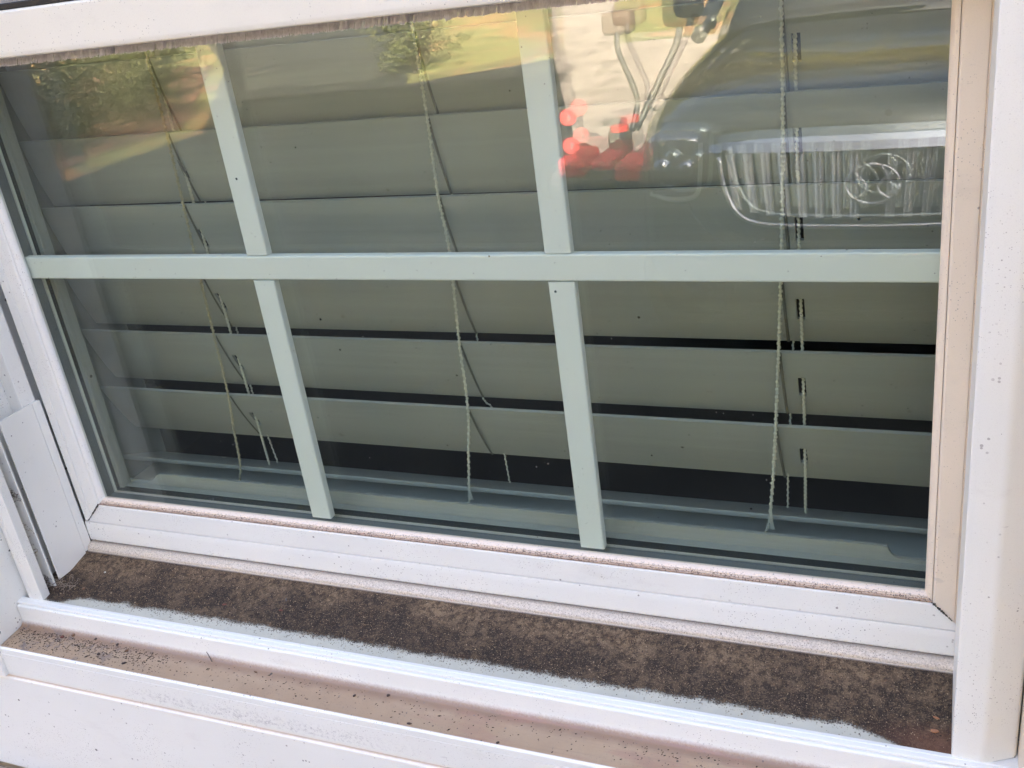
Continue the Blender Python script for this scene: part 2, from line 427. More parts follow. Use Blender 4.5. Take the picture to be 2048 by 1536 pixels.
pr = [(-.0765, -.0987), (-.1142, -.0987), (-.1142, -.1228), (-.1130, -.1236), (-.1136, -.1250), (-.1152, -.1262), (-.1154, -.2430), (-.0765, -.2430)]
extr(bm, rnd(pr, [0, 0, .0006, .0007, .0006, .001, .001, 0], 4), 'x', -.30, 1.2)
link('apron', bm, M['apron'], fr, label='white apron board with a faint brown stain line')
# jambs, left and right
for side in (0, 1):
    fx = (lambda p: [(W-q[0], q[1]) for q in p]) if side else (lambda p: p)
    # innermost wall of the track
    if side == 0: bm = bmesh.new(); extr(bm, fx([(-.0470, .04), (-.0470, -.0660), (-.0560, -.0660), (-.0560, .04)]), 'z', -.075, .86); link('jamb_wall', bm, M['jamb_dusty'], fr)
    if side == 0: bm = bmesh.new(); extr(bm, fx(rnd([(-.0335, -.0085), (-.0335, -.0245), (-.0468, -.0245), (-.0468, -.0085)], .0008, 2)), 'z', -.0535, .86); link('jamb_rib', bm, M['vinyl'], fr)
    if side == 0:
        bm = bmesh.new(); extr(bm, rnd([(-.0300, -.0164), (-.0300, -.0523), (-.0312, -.0523), (-.0312, -.0176), (-.0468, -.0176), (-.0468, -.0164)], .0002, 1), 'z', -.0592, .1030)
        link('track_cover', bm, M['vinyl_clean'], fr, label='short flat cover plate standing in the left track')
        bm = bmesh.new(); extr(bm, rnd([(-.0297, -.0072), (-.0300, -.0160), (-.0334, -.0160), (-.0334, -.0072)], .0004, 1), 'z', -.0530, .1020); link('cover_return', bm, M['vinyl_clean'], fr)
    if side == 0: bm = bmesh.new(); extr(bm, fx(rnd([(-.0315, -.0560), (-.0315, -.0577), (-.0468, -.0577), (-.0468, -.0560)], .0006, 2)), 'z', -.0672, .86); link('track_fin', bm, M['jamb_dusty'], fr)
    # flat outer stop with a groove and a chamfer back to the casing
    pr = [(-.0310, -.0660), (-.0310, -.0745), (-.0420, -.0746), (-.0424, -.0741), (-.0428, -.0746), (-.0487, -.0742), (-.0560, -.0680), (-.0560, -.0660)]
    if side:
        pr = [(-.0195, -.0080), (-.0195, -.0755), (-.0372, -.0770), (-.0550, -.0675), (-.0560, -.0640), (-.0560, -.0080)]
        rs = [.0002, .0012, .0025, .003, .001, 0]
    else: rs = [.0002, .0006, 0, 0, 0, .003, .001, 0]
    bm = bmesh.new(); extr(bm, fx(rnd(pr, rs, 5)), 'z', -.0663, .86); link('outer_stop', bm, M['jamb_dusty'] if side == 0 else M['vinyl'], fr)
    # brickmould casing standing forward of everything, rounded
    pr = [(-.0565, -.0640), (-.0565, -.1130), (-.0560, -.1185), (-.0900, -.1185), (-.1250, -.1120), (-.1250, -.0640)]
    bm = bmesh.new(); extr(bm, fx(rnd(pr, [0, .002, .006, .010, .004, 0], 5)), 'z', -.1215 if side == 0 else -.0990, .90)
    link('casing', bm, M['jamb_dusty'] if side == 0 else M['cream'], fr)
bm = bmesh.new(); extr(bm, rnd([(-.064, .862), (-.1185, .862), (-.1185, .93), (-.064, .93)], .004, 3), 'x', -.125, .825); link('head_casing', bm, M['vinyl'], fr)
bm = bmesh.new(); box(bm, (-.056, -.066, .848), (.756, .04, .8615)); link('head_jamb', bm, M['vinyl'], fr)

# ------------------------------------------------------------------ lower sash
ls = thing('lower_sash', (.35, .01, -.046), 'lower window sash with grilles between its two glass panes', 'window sash')
TOPZ = .428
# bottom rail: mitred above the groove, square below it
bm = bmesh.new()
pr = [(.0190, -.0046), (.0002, -.0046), (-.0050, -.0060), (-.0060, -.0066), (-.0062, -.0252), (-.0050, -.0254), (.0190, -.0254)]
extr(bm, rnd(pr, [0, 0, .0006, .0008, .0002, 0, 0], 3), 'x', lambda p: p[1]-.0002+.0003, lambda p: W-p[1]-.0003)
pr = [(.0190, -.0257), (-.0050, -.0257), (-.0063, -.0259), (-.0068, -.0310), (-.0069, -.0430), (-.0064, -.0465), (.0190, -.0465)]
extr(bm, rnd(pr, [0, 0, .0005, .004, .006, .001, 0], 4), 'x', -.0296, W+.0296)
link('bottom_rail', bm, M['rail'], ls)
bm = bmesh.new()
pr = [(.0030, -.0010), (.0002, .0000), (-.0020, -.0004), (-.0038, -.0022), (-.0036, -.0030), (-.0046, -.0034), (-.0044, -.0042), (-.0052, -.0046), (-.0052, -.0057), (.0030, -.0045)]
extr(bm, rnd(pr, [0, .0005, .0012, .0008, .0002, .0003, .0002, .0003, .0002, 0], 3), 'x', lambda p: p[1], lambda p: W-p[1])
link('glazing_bead', bm, M['bead'], ls, smooth=False, label='lower glazing bead speckled with brown dirt')
bm = bmesh.new()
pr = [(.0, -.0470), (-.0075, -.0470), (-.0115, -.0480), (-.0140, -.0505), (-.0143, -.0528), (-.0150, -.0532), (-.0150, -.0560), (.0, -.0560)]
extr(bm, rnd(pr, [0, .001, .002, .002, .0004, .0004, 0, 0], 4), 'x', -.0290, W+.0200)
link('weather_strip', bm, M['strip'], ls, smooth=False, label='rounded dusty seal along the foot of the sash')
for side in (0, 1):
    fx = (lambda p: [(W-q[0], q[1]) for q in p]) if side else (lambda p: p)
    lo = (lambda p: p[0]) if not side else (lambda p: W-p[0])
    bm = bmesh.new()
    pr = [(-.0046, .0190), (-.0046, .0002), (-.0050, -.0050), (-.0062, -.0060), (-.0184, -.0062), (-.0188, -.0056), (-.0192, -.0062), (-.0290, -.0060), (-.0290, .0190)]
    extr(bm, fx(rnd(pr, [0, 0, .0006, .0008, 0, 0, 0, .0012, 0], 3)), 'z', lambda p, lo=lo: max(lo(p)-.0002, -.0256), TOPZ)
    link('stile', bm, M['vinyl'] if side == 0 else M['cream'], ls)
    bm = bmesh.new()
    pr = [(-.0010, .0030), (.0000, .0002), (-.0004, -.0018), (-.0022, -.0036), (-.0046, -.0046), (-.0048, .0030)]
    extr(bm, fx(rnd(pr, [0, .0004, .001, .0008, .0003, 0], 3)), 'z', lambda p, lo=lo: lo(p), TOPZ)
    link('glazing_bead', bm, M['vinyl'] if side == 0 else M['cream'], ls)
bm = bmesh.new(); box(bm, (-.0290, -.0060, .3990), (W+.0290, .0190, TOPZ+.002), .001); link('top_rail', bm, M['vinyl'], ls)
# dark dirt caught in the mitre joints
JD = simple('joint_dirt', (.08, .075, .06, 1), .9)
for s, x0 in ((1, 0), (-1, W)):
    bm = bmesh.new()
    for k in range(26):
        t = (k+random.random())/26
        d = .0045 + t*(.020 if s > 0 else .013)*(1 if random.random() < .85 else 1.05)
        r = .00035*(1.6-t)*random.uniform(.5, 1.3)
        c = Vector((x0 - s*d, -.0066, -d)); 
        box(bm, c-Vector((r, .0003, r)), c+Vector((r*random.uniform(.8, 2), .0003, r*random.uniform(.8, 2))))
    link('mitre_dirt', bm, JD, ls)
# insulated unit
bm = bmesh.new(); box(bm, (-.0044, .0, -.0044), (W+.0044, .003, .42)); link('glass_pane', bm, M['glass_out'], ls)
bm = bmesh.new(); box(bm, (-.0044, .0160, -.0044), (W+.0044, .019, .42))
gi = link('glass_pane', bm, M['glass_in'], ls); gi.rotation_euler = (math.radians(.22), 0, math.radians(-.30))
bm = bmesh.new()
box(bm, (-.0044, .0032, -.0090), (W+.0044, .0152, -.0040), .0004, 1)
box(bm, (-.0090, .0032, -.0090), (-.0040, .0152, .42), .0004, 1); box(bm, (W+.0040, .0032, -.0090), (W+.0090, .0152, .42), .0004, 1)
link('spacer', bm, M['spacer'], ls)
bm = bmesh.new()      # highlight on the inner pane's edge, built as thin pale strips
box(bm, (-.0036, .0153, -.0041), (W+.0036, .0157, -.0037)); box(bm, (-.0041, .0153, -.0041), (-.0037, .0157, .42))
link('pane_edge_glint', bm, M['inner'], ls)
bm = bmesh.new()
box(bm, (-.0044, .0192, -.0095), (W+.0044, .0270, -.0045)); box(bm, (-.0095, .0192, -.0095), (-.0045, .0230, .42)); box(bm, (W+.0045, .0192, -.0095), (W+.0095, .0230, .42))
link('gasket', bm, M['rubber'], ls)
# grilles between the panes
gb = .0188/2
def bar(bm, x0, x1, z0, z1):
    if x1-x0 > z1-z0: extr(bm, rnd([(.0045, z0), (.0045, z1), (.0118, z1), (.0118, z0)], .0016, 3), 'x', x0, x1)
    else: extr(bm, rnd([(x0, .0045), (x1, .0045), (x1, .0118), (x0, .0118)], .0016, 3), 'z', z0, z1)
GZc0, GZc1 = .2113, .2301
gr = bpy.data.objects.new('grille', None); COL.objects.link(gr); gr.parent = ls; gr.location = (0, 0, 0)
bm = bmesh.new(); bar(bm, -.0036, W+.0036, GZc0, GZc1); link('grille_bar', bm, M['grid'], gr)
for xc in (.2320, .4700):
    for z0, z1 in ((.0004, GZc0-.0006), (GZc1+.0006, .42)):
        bm = bmesh.new(); bar(bm, xc-gb, xc+gb, z0, z1); link('grille_bar', bm, M['grid'], gr)
    bm = bmesh.new(); box(bm, (xc-gb+.001, .0040, -.0039), (xc+gb+.0012, .0148, .0003), .0004, 1); link('grille_clip', bm, M['glass_in'], gr)
# inner face of the sash: stops and the lift lip with its cut-away ends
bm = bmesh.new()
box(bm, (-.0100, .0272, -.0100), (W+.0100, .0342, -.0040), .0006, 2)
pz = [(-.0100, -.0100), (W+.0100, -.0100), (W+.0100, -.0014), (W-.0175, -.0014), (W-.0215, .0002), (W-.0240, .0040), (W-.0250, .0074), (.0375, .0074), (.0330, .0060), (.0270, .0000), (.0220, -.0014), (-.0100, -.0014)]
extr(bm, rnd(pz, [0, 0, 0, .002, .003, .001, .0008, .003, .002, .003, .002, 0], 4), 'y', .0345, .0375)
link('lift_rail', bm, M['inner'], ls)
bm = bmesh.new()
box(bm, (-.0290, .0234, -.0044), (-.0002, .0340, .42), .0006, 2); link('inner_stop', bm, M['inner'], ls)
bm = bmesh.new(); box(bm, (W+.0002, .0234, -.0044), (W+.0290, .0340, .42), .0006, 2)
link('inner_stop', bm, M['inner'], ls)
bm = bmesh.new(); box(bm, (-.029, .0192, -.046), (W+.029, .0342, -.0100)); link('inner_rail', bm, M['inner'], ls)

# ------------------------------------------------------------------ upper sash
us = thing('upper_sash', (.35, -.03, .389), 'upper window sash above, its bottom rail fringed with grey pile', 'window sash')
bm = bmesh.new(); extr(bm, rnd([(-.0085, .3905), (-.0300, .3892), (-.0350, .3897), (-.0355, .3930), (-.0345, .4190), (-.0335, .4203), (-.0085, .4203)], [0, .0006, .0012, .001, .002, .0006, 0], 3), 'x', -.0300, W+.0295)
link('meeting_rail', bm, M['top'], us)
bm = bmesh.new(); box(bm, (-.028, -.0335, .4205), (W+.028, -.0280, .4246), .0006, 2); link('gasket', bm, M['rubber'], us)
for x0, x1 in ((-.030, .0), (W, W+.030)):
    bm = bmesh.new(); box(bm, (x0, -.035, .4206), (x1, -.0085, .84), .001); link('stile', bm, M['vinyl'], us)
bm = bmesh.new(); box(bm, (-.030, -.035, .815), (W+.030, -.0085, .8465), .001); link('top_rail', bm, M['vinyl'], us)
bm = bmesh.new(); box(bm, (.0, -.0240, .4206), (W, -.0210, .815)); link('glass_pane', bm, M['glass_out'], us)
# insect screen in front of the upper pane: a real weave
bm = bmesh.new()
for k in range(170):
    z = .4248 + k*.0013
    box(bm, (.0, -.0300, z), (.30, -.0297, z+.0004))
for k in range(220):
    x = .0 + k*.00137
    box(bm, (x, -.0303, .4246), (x+.0004, -.0300, .648))
link('insect_screen', bm, M['mesh'], us)
# fuzzy pile under the rail
bm = bmesh.new()
R2 = random.Random(3)
for k in range(5200):
    x = R2.uniform(-.028, W+.028); y = R2.uniform(-.0255, -.0185)
    cl = noise.noise(Vector((x*260, 0, 0)))
    L = .0062 + .0010*cl + R2.uniform(-.0008, .0006)
    lean = -.0016 + .0012*noise.noise(Vector((x*150, 5, 0)))+R2.uniform(-.0005, .0005)
    wd = R2.uniform(.00022, .00042)
    a = bm.verts.new((x-wd, y, .3900)); b = bm.verts.new((x+wd, y, .3900))
    c = bm.verts.new((x+wd*.7+lean, y-.0006, .3900-L)); d = bm.verts.new((x-wd*.7+lean, y-.0006, .3900-L))
    e = bm.verts.new((x, y+.0004, .3900)); bm.faces.new((a, b, c, d)); bm.faces.new((b, e, c)); bm.faces.new((e, a, d, c))
box(bm, (-.028, -.0175, .3870), (W+.028, -.0100, .3915))
link('weather_pile', bm, M['pile'], us, label='fuzzy grey pile seal hanging under the rail')

# ------------------------------------------------------------------ blind
bl = thing('window_blind', (.35, .1, -.02), 'white faux-wood slatted blind hanging behind the glass', 'blind')
BX0, BX1 = -.0520, .7520
SLATS = [(.4290, 12), (.3690, 13.5), (.3102, 14.2), (.2505, 16), (.1915, 18.5), (.1312, 21), (.0710, 25.5)]
SW = .0640
slots = [(.1118, .1168), (.6092, .6146)]
info = []
for si, (zt, tilt) in enumerate(SLATS):
    a = math.radians(tilt); bm = bmesh.new()
    xs = sorted([BX0, BX1] + [q for s in slots for q in s] + [BX0+(BX1-BX0)*k/8 for k in range(1, 8)])
    ts = [0, .08, .2, .37, .5, .66, .8, .92, 1]
    d = Vector((0, math.sin(a), -math.cos(a))); nrm = Vector((0, -math.cos(a), -math.sin(a)))
    warp = [R2.uniform(-.0006, .0006) for _ in range(3)]
    def P(x, t):
        crown = .0016*(1-(2*t-1)**2)
        return Vector((x, .080, zt)) + d*(SW*t) + nrm*crown + Vector((0, 0, warp[0]*math.sin(3*x)+warp[1]*math.cos(5*x)))
    V = {}
    def gv(i, j):
        if (i, j) not in V: V[i, j] = bm.verts.new(P(xs[i], ts[j]))
        return V[i, j]
    for i in range(len(xs)-1):
        xm = (xs[i]+xs[i+1])/2
        for j in range(len(ts)-1):
            if any(s[0] < xm < s[1] for s in slots) and .37 <= ts[j] < .66: continue
            bm.faces.new((gv(i, j), gv(i+1, j), gv(i+1, j+1), gv(i, j+1)))
    bmesh.ops.recalc_face_normals(bm, faces=bm.faces)
    for f in bm.faces:
        if f.normal.y > 0: f.normal_flip()
    bmesh.ops.solidify(bm, geom=list(bm.faces), thickness=.0028)
    link('slat', bm, M['slat'], bl)
    info.append((zt, d, nrm))
# bottom rail of the blind
bm = bmesh.new()
a = math.radians(25); d = Vector((math.cos(a), -math.sin(a))); q = Vector((-.35, -1)).normalized()
A0 = Vector((.0800, -.0046)); pts = [A0, A0+Vector((-.0006, -.0046)), A0+d*.055+Vector((0, -.006)), A0+d*.055]
extr(bm, rnd([tuple(p) for p in pts], [.0016, .0020, .002, .002], 4), 'x', BX0, BX1)
link('bottom_rail', bm, M['slat'], bl)
# ladder cords
def cord(pts, r, bead, mat, name='ladder_cord', amp=.35):
    c = catmull(pts, 24); L = 0; out = [c[0]]; rr = []
    # resample evenly
    step = bead/4; res = [c[0]]; acc = 0
    for p, q in zip(c, c[1:]):
        seg = (q-p).length; 
        while acc + seg >= step:
            t = (step-acc)/seg; p = p.lerp(q, t); res.append(p.copy()); seg = (q-p).length; acc = 0
        acc += seg
    rad = [r*(1+amp*math.sin(2*PI*k/4+.5)) for k in range(len(res))]
    off = [Vector((.00025*math.cos(PI*k/4), .00025*math.sin(PI*k/4), 0)) for k in range(len(res))]
    bm = bmesh.new(); tube(bm, [p+o for p, o in zip(res, off)], rad, 6)
    return link(name, bm, mat, bl, smooth=True)
Y0 = .0785
cord([(.1150, Y0, .43), (.1148, Y0, .3690), (.1140, Y0, .3105), (.1112, Y0, .2520), (.1088, Y0, .2058), (.1060, Y0, .1382), (.1038, Y0, .0787), (.1000, Y0-.001, .0400), (.0990, Y0-.003, .0100), (.0970, Y0-.004, -.0060), (.0945, Y0-.005, -.0130), (.0930, Y0-.004, -.0230)], .00112, .0030, M['cord_old'])
cord([(.3530, Y0, .43), (.3528, Y0, .3690), (.3528, Y0, .3116), (.3512, Y0, .2516), (.3529, Y0, .2084), (.3485, Y0, .1319), (.3462, Y0, .0726), (.3400, Y0-.002, .0250), (.3370, Y0-.003, .0020), (.3350, Y0-.004, -.0150), (.3330, Y0-.004, -.0230)], .00108, .0030, M['cord'])
cord([(.6040, Y0, .43), (.6042, Y0, .3690), (.6042, Y0, .3118), (.6030, Y0, .2527), (.6003, Y0, .1851), (.5980, Y0, .1375), (.5944, Y0, .0729), (.5921, Y0-.001, .0348), (.5893, Y0-.002, .0020), (.5880, Y0-.003, -.0100), (.5860, Y0-.003, -.0170)], .00118, .0030, M['cord'])
for x, z in ((.3372, .004), (.5900, .003)):
    bm = bmesh.new()    # frayed cord end
    for k in range(5):
        dx = (k-1.5)*.0007
        tube(bm, catmull([(x, Y0-.003, z), (x+dx*.5, Y0-.005, z-.008), (x+dx+.0006, Y0-.005, z-.016-.002*random.random())], 4), .00035, 4)
    link('frayed_end', bm, M['cord'], bl)
fx_ = {0: (.1150, .1142, .1112, .1085, .1060, .1036), 1: (.3528, .3526, .3512, .3525, .3483, .3460), 2: (.6041, .6042, .6028, .6003, .5980, .5944)}
for c in range(3):
    for si in range(1, 7):
        zt, d, nrm = info[si]; x = fx_[c][si-1]
        if True:
            bm = bmesh.new(); p0 = Vector((x+.0004, .080, zt)); wd = .0011
            prev = None
            for k in range(9):
                t = k/8; p = p0 + d*(SW*t) + nrm*(.0016*(1-(2*t-1)**2)+.0005) + Vector((.0010*t, 0, 0))
                r = [bm.verts.new(p+Vector((s*wd, 0, 0))+nrm*h) for s, h in ((-1, 0), (-.5, .0004), (.5, .0004), (1, 0))]
                if prev:
                    for u in range(3): bm.faces.new((prev[u], prev[u+1], r[u+1], r[u]))
                prev = r
            link('ladder_rung', bm, M['rung'], bl)
pb = [[(.1165, .107, .40), (.1150, .104, .30), (.1130, .103, .20), (.1115, .103, .1238), (.1098, .104, .0601), (.1120, .106, .0200), (.1153, .107, -.0150)],
      [(.3520, .107, .40), (.3510, .104, .30), (.3505, .103, .20), (.3525, .103, .1230), (.3490, .103, .0729), (.3562, .104, .0591), (.3590, .106, .0250), (.3600, .107, -.0150)],
      [(.6080, .107, .40), (.6075, .104, .30), (.6060, .103, .20), (.6043, .103, .1269), (.6010, .104, .0613), (.5985, .106, .0200), (.5975, .107, -.0150)]]
for p in pb: cord(p, .00075, .0026, M['cord'])
for x0, xb in ((.1142, .1150), (.6112, .6126)):
    p = [(x0, .0868, .44), (x0, .0872, .30), (x0+.0002, .0878, .25), (x0+.0004, .0888, .19), (xb, .0905, .12), (xb+.0004, .0928, .05), (xb, .0950, -.0100)]
    cord(p, .0011, .0018, M['cord'], 'lift_cord', .08)
bm = bmesh.new(); box(bm, (BX0, .07, .86), (BX1, .13, .905), .002); link('head_rail', bm, M['slat'], bl)

# ------------------------------------------------------------------ loose things on sill and ledge
def grain(bm, c, r, rng, flat=.6):
    vs = []
    for k in range(4):
        a = 2*PI*k/4 + rng.uniform(-.4, .4)
        vs.append(bm.verts.new(c+Vector((math.cos(a)*r*rng.uniform(.7, 1.2), math.sin(a)*r*rng.uniform(.7, 1.2), 0))))
    t = bm.verts.new(c+Vector((0, 0, r*flat*2)))
    for k in range(4): bm.faces.new((vs[k], vs[(k+1) % 4], t))
def fibre(bm, c, L, rng, r=.00010, lift=.0006):
    a = rng.uniform(0, 2*PI); b = a+rng.uniform(-1.2, 1.2)
    p1 = c+Vector((math.cos(a), math.sin(a), 0))*L*.5; p2 = p1+Vector((math.cos(b), math.sin(b), 0))*L*.5
    tube(bm, [c, p1+Vector((0, 0, lift)), p2], [r, r, r*.5], 3, cap=False)
rg = random.Random(11)
bmd, bmt, bml = bmesh.new(), bmesh.new(), bmesh.new()
for k in range(16000):
    x = rg.uniform(-.030, .7188); y = rg.uniform(-.0655, -.0145) if rg.random() < .93 else rg.uniform(-.0735, -.0625)
    if y < -.062 and rg.random() > (math.exp((y+.062)/.004)): continue
    r = rg.uniform(.00014, .00052)*(1 if rg.random() < .97 else 1.7)
    grain(rg.choice((bmd, bmd, bmt, bml)) if rg.random() < .75 else bmd, Vector((x, y, sz(y)+.0003)), r, rg)
for k in range(1500):
    x = rg.uniform(-.030, .718); y = rg.uniform(-.0640, -.0145)
    fibre(rg.choice((bmt, bml, bmd)), Vector((x, y, sz(y)+.0006)), rg.uniform(.0012, .0042), rg)
MG = {'d': simple('dark_grit', (.038, .024, .017, 1), .9, var=.5, scale=900), 't': simple('tan_grit', (.36, .26, .16, 1), .9, var=.4, scale=900), 'l': simple('brown_grit', (.14, .085, .045, 1), .9, var=.5, scale=900)}
for bmx, k, nm_, lb in ((bmd, 'd', 'grit', 'dark grit and dust scattered over the brown sill'), (bmt, 't', 'chaff', 'tan chaff and plant fibres scattered over the brown sill'), (bml, 'l', 'soil_crumbs', 'brown soil crumbs scattered over the sill')):
    tag(link(nm_, bmx, MG[k]), lb, 'debris', kind='stuff')
# small specks on the ledge
def lz(y): return -.0899 - (-.0900-y)*(.0017/.0222)
bm = bmesh.new()
for k in range(2100):
    x = rg.uniform(-.052, .70) if rg.random() < .50 else rg.uniform(-.052, .12); y = -.0870-abs(rg.gauss(0, .0125))
    if y < -.1118: continue
    dens = 1.0 if x < .10 else .55
    if rg.random() > dens: continue
    r = rg.uniform(.00018, .00052)*(1 if rg.random() < .93 else 1.5)
    c = Vector((x, y, lz(y)+.0001)); a = rg.uniform(-.3, 1.5); e = rg.uniform(1, 2.6)
    u = Vector((math.cos(a), math.sin(a), 0))*r*e; v = Vector((-math.sin(a), math.cos(a), 0))*r
    vs = [bm.verts.new(c+u), bm.verts.new(c+v), bm.verts.new(c-u), bm.verts.new(c-v)]; t = bm.verts.new(c+Vector((0, 0, r*.8)))
    for q in range(4): bm.faces.new((vs[q], vs[(q+1) % 4], t))
tag(link('black_specks', bm, MG['d']), 'tiny black specks scattered along the stained ledge', 'debris', kind='stuff')
seed_m = {c: simple('seed_'+c, v, .6, var=.4, scale=700) for c, v in dict(dark=(.055, .035, .028, 1), brown=(.16, .085, .045, 1), red=(.14, .045, .03, 1), grey=(.10, .085, .075, 1), pale=(.60, .55, .45, 1), orange=(.34, .15, .07, 1)).items()}
def seed(x, y, L, wd, ang, col, label, z, cat='seed', name='seed', group=None):
    bm = bmesh.new(); bmesh.ops.create_icosphere(bm, subdivisions=3, radius=1)
    for v in bm.verts:
        k = 1+.16*noise.noise(v.co*1.7+Vector((x*100, 0, 0)))
        t = v.co.x
        v.co = Vector((v.co.x*L/2*k, v.co.y*wd/2*k*(1-.25*t), v.co.z*wd*.42*k))
        if abs(t) < .9 and v.co.z > 0: v.co.z -= .10*wd*math.exp(-(v.co.y/(wd*.12))**2)
    bmesh.ops.rotate(bm, verts=bm.verts, matrix=Matrix.Rotation(ang, 3, 'Z'))
    me = bpy.data.meshes.new(name); bm.to_mesh(me); bm.free()
    for f in me.polygons: f.use_smooth = True
    me.materials.append(seed_m[col])
    o = bpy.data.objects.new(name, me); COL.objects.link(o); o.location = (x, y, z+wd*.34)
    tag(o, label, cat, group)
g = 'seeds and pellets on the stained ledge'
for a in ((-.0019, -.0908, .0038, .0026, .4, 'red', 'reddish brown seed in the grey smudge near the left end of the ledge', g),
          (.0075, -.0868, .0036, .0030, 1.2, 'brown', 'lumpy brown seed at the right edge of the grey smudge, against the wall', g),
          (.0333, -.0865, .0026, .0024, .2, 'dark', 'dark crumb against the upright face, second lump right of the smudge', g),
          (.0590, -.0880, .0028, .0022, 1.4, 'dark', 'dark crumb just above the upright brown pellet on the ledge', g),
          (.0731, -.0925, .0032, .0021, 1.0, 'brown', 'light brown pellet standing out on the ledge left part', g),
          (.0498, -.1016, .0028, .0025, 0, 'dark', 'round blackish seed in the middle of the ledge', g),
          (.0814, -.1055, .0044, .0020, .7, 'dark', 'long dark brown pellet near the front edge of the ledge', g),
          (.0400, -.1060, .0036, .0012, .9, 'dark', 'thin dark sliver below the round blackish seed', g),
          (.2050, -.0895, .0040, .0014, -.2, 'brown', 'slender brown husk lying right of the upright twig', g),
          (.3003, -.0945, .0028, .0018, 1.1, 'dark', 'dark seed near the middle of the ledge close to its back', g),
          (.3556, -.1098, .0042, .0016, .1, 'dark', 'flat dark pellet on the front edge of the ledge', g),
          (.3270, -.0885, .0026, .0022, .5, 'dark', 'small black crumb at the back of the middle ledge', g),
          (.4271, -.1113, .0026, .0018, .9, 'dark', 'dark fleck overhanging the front edge right of centre', g)):
    seed(*a[:7], lz(a[1]), group=a[7])
g = 'seeds lying on the brown sill'
for a in ((.1528, -.0491, .0042, .0018, .35, 'red', 'dark red seed on the left part of the dirty sill', g),
          (.2085, -.0463, .0038, .0018, .15, 'red', 'reddish seed right of the dark red one on the sill', g),
          (.2070, -.0350, .0050, .0014, -.9, 'grey', 'grey-brown sliver on the sill above the reddish seed', g),
          (.4805, -.0335, .0022, .0020, .2, 'dark', 'black crumb on the sill below the second vertical bar', g),
          (.7098, -.0600, .0050, .0026, .05, 'orange', 'orange-brown seed at the right end of the sill', g),
          (.7104, -.0500, .0044, .0016, -.4, 'orange', 'thin orange husk above the orange-brown seed', g),
          (.0089, -.0351, .0020, .0016, .3, 'pale', 'tiny white chip on the dirt near the left corner', g),
          (.0010, -.0560, .0036, .0024, .3, 'brown', 'brown lump by the dry grass in the left corner of the sill', g)):
    seed(*a[:7], sz(a[1])+.0003, group=a[7])
bm = bmesh.new(); tube(bm, catmull([(.1600, -.0875, -.0895), (.1585, -.0872, -.0845), (.1565, -.0868, -.0800)], 5), [.0004]*9+[.0003]*2, 6)
tag(link('twig', bm, seed_m['grey']), 'short grey twig leaning upright at the back of the ledge', 'twig')
# dry grass caught in the corner and the track
def tuft(name, c, spread, n, L, label, mat, seed_):
    r = random.Random(seed_); bm = bmesh.new()
    for k in range(n):
        p = Vector(c)+Vector((r.uniform(-1, 1)*spread[0], r.uniform(-1, 1)*spread[1], r.uniform(-1, 1)*spread[2]))
        d = Vector((r.uniform(-1, 1), r.uniform(-1, .4), r.uniform(-.35, .6))).normalized()
        q = p+d*L*r.uniform(.5, 1.1); m = (p+q)/2+Vector((r.uniform(-1, 1), r.uniform(-1, 1), r.uniform(0, 1)))*L*.28
        tube(bm, catmull([p, m, q], 5), r.uniform(.00010, .00026), 4)
    return tag(link(name, bm, mat), label, 'dry grass')
straw = simple('dry_straw', (.30, .24, .18, 1), .9, var=.5, scale=300); hair = simple('dark_fibres', (.10, .075, .06, 1), .9, var=.5, scale=300)
tuft('dry_grass', (-.022, -.054, -.0610), (.013, .008, .0012), 46, .0085, 'tangle of dry grass stems in the left corner of the sill', straw, 1)
tuft('dry_grass', (-.040, -.0600, -.0580), (.006, .004, .005), 60, .0060, 'dark matted fibres at the foot of the left track', hair, 2)
tuft('dry_grass', (-.0375, -.0615, .0350), (.004, .0035, .0055), 60, .0062, 'dark fibrous plug stuck halfway up the left track', hair, 3)
tuft('dry_grass', (-.0375, -.0630, -.0130), (.004, .002, .020), 70, .0048, 'straggling roots along the edge of the left track', straw, 4)
# brown board at the lower left
def wood():
    t = NT('weathered_board'); v = t.scaled(1.2, 26, 26); n = t.noise(9, 6, .7, vec=v); f = t.noise(60, 4, .7, vec=v)
    c = t.mix(t.ramp(n, .3, .7), (.135, .095, .065, 1), (.29, .215, .155, 1)); c = t.mix(t.math('MULTIPLY', t.ramp(f, .5, .7), .5), c, (.07, .05, .035, 1))
    return t.bsdf(c, .7, bump=n, bstr=.4, bdist=.001)
bm = bmesh.new(); box(bm, (-1.4, -.300, -.2790), (1.9, -.1170, -.2440), .003, 3)
tag(link('wooden_board', bm, wood()), 'brown wood-grained board below the white apron, bottom left corner', 'board')

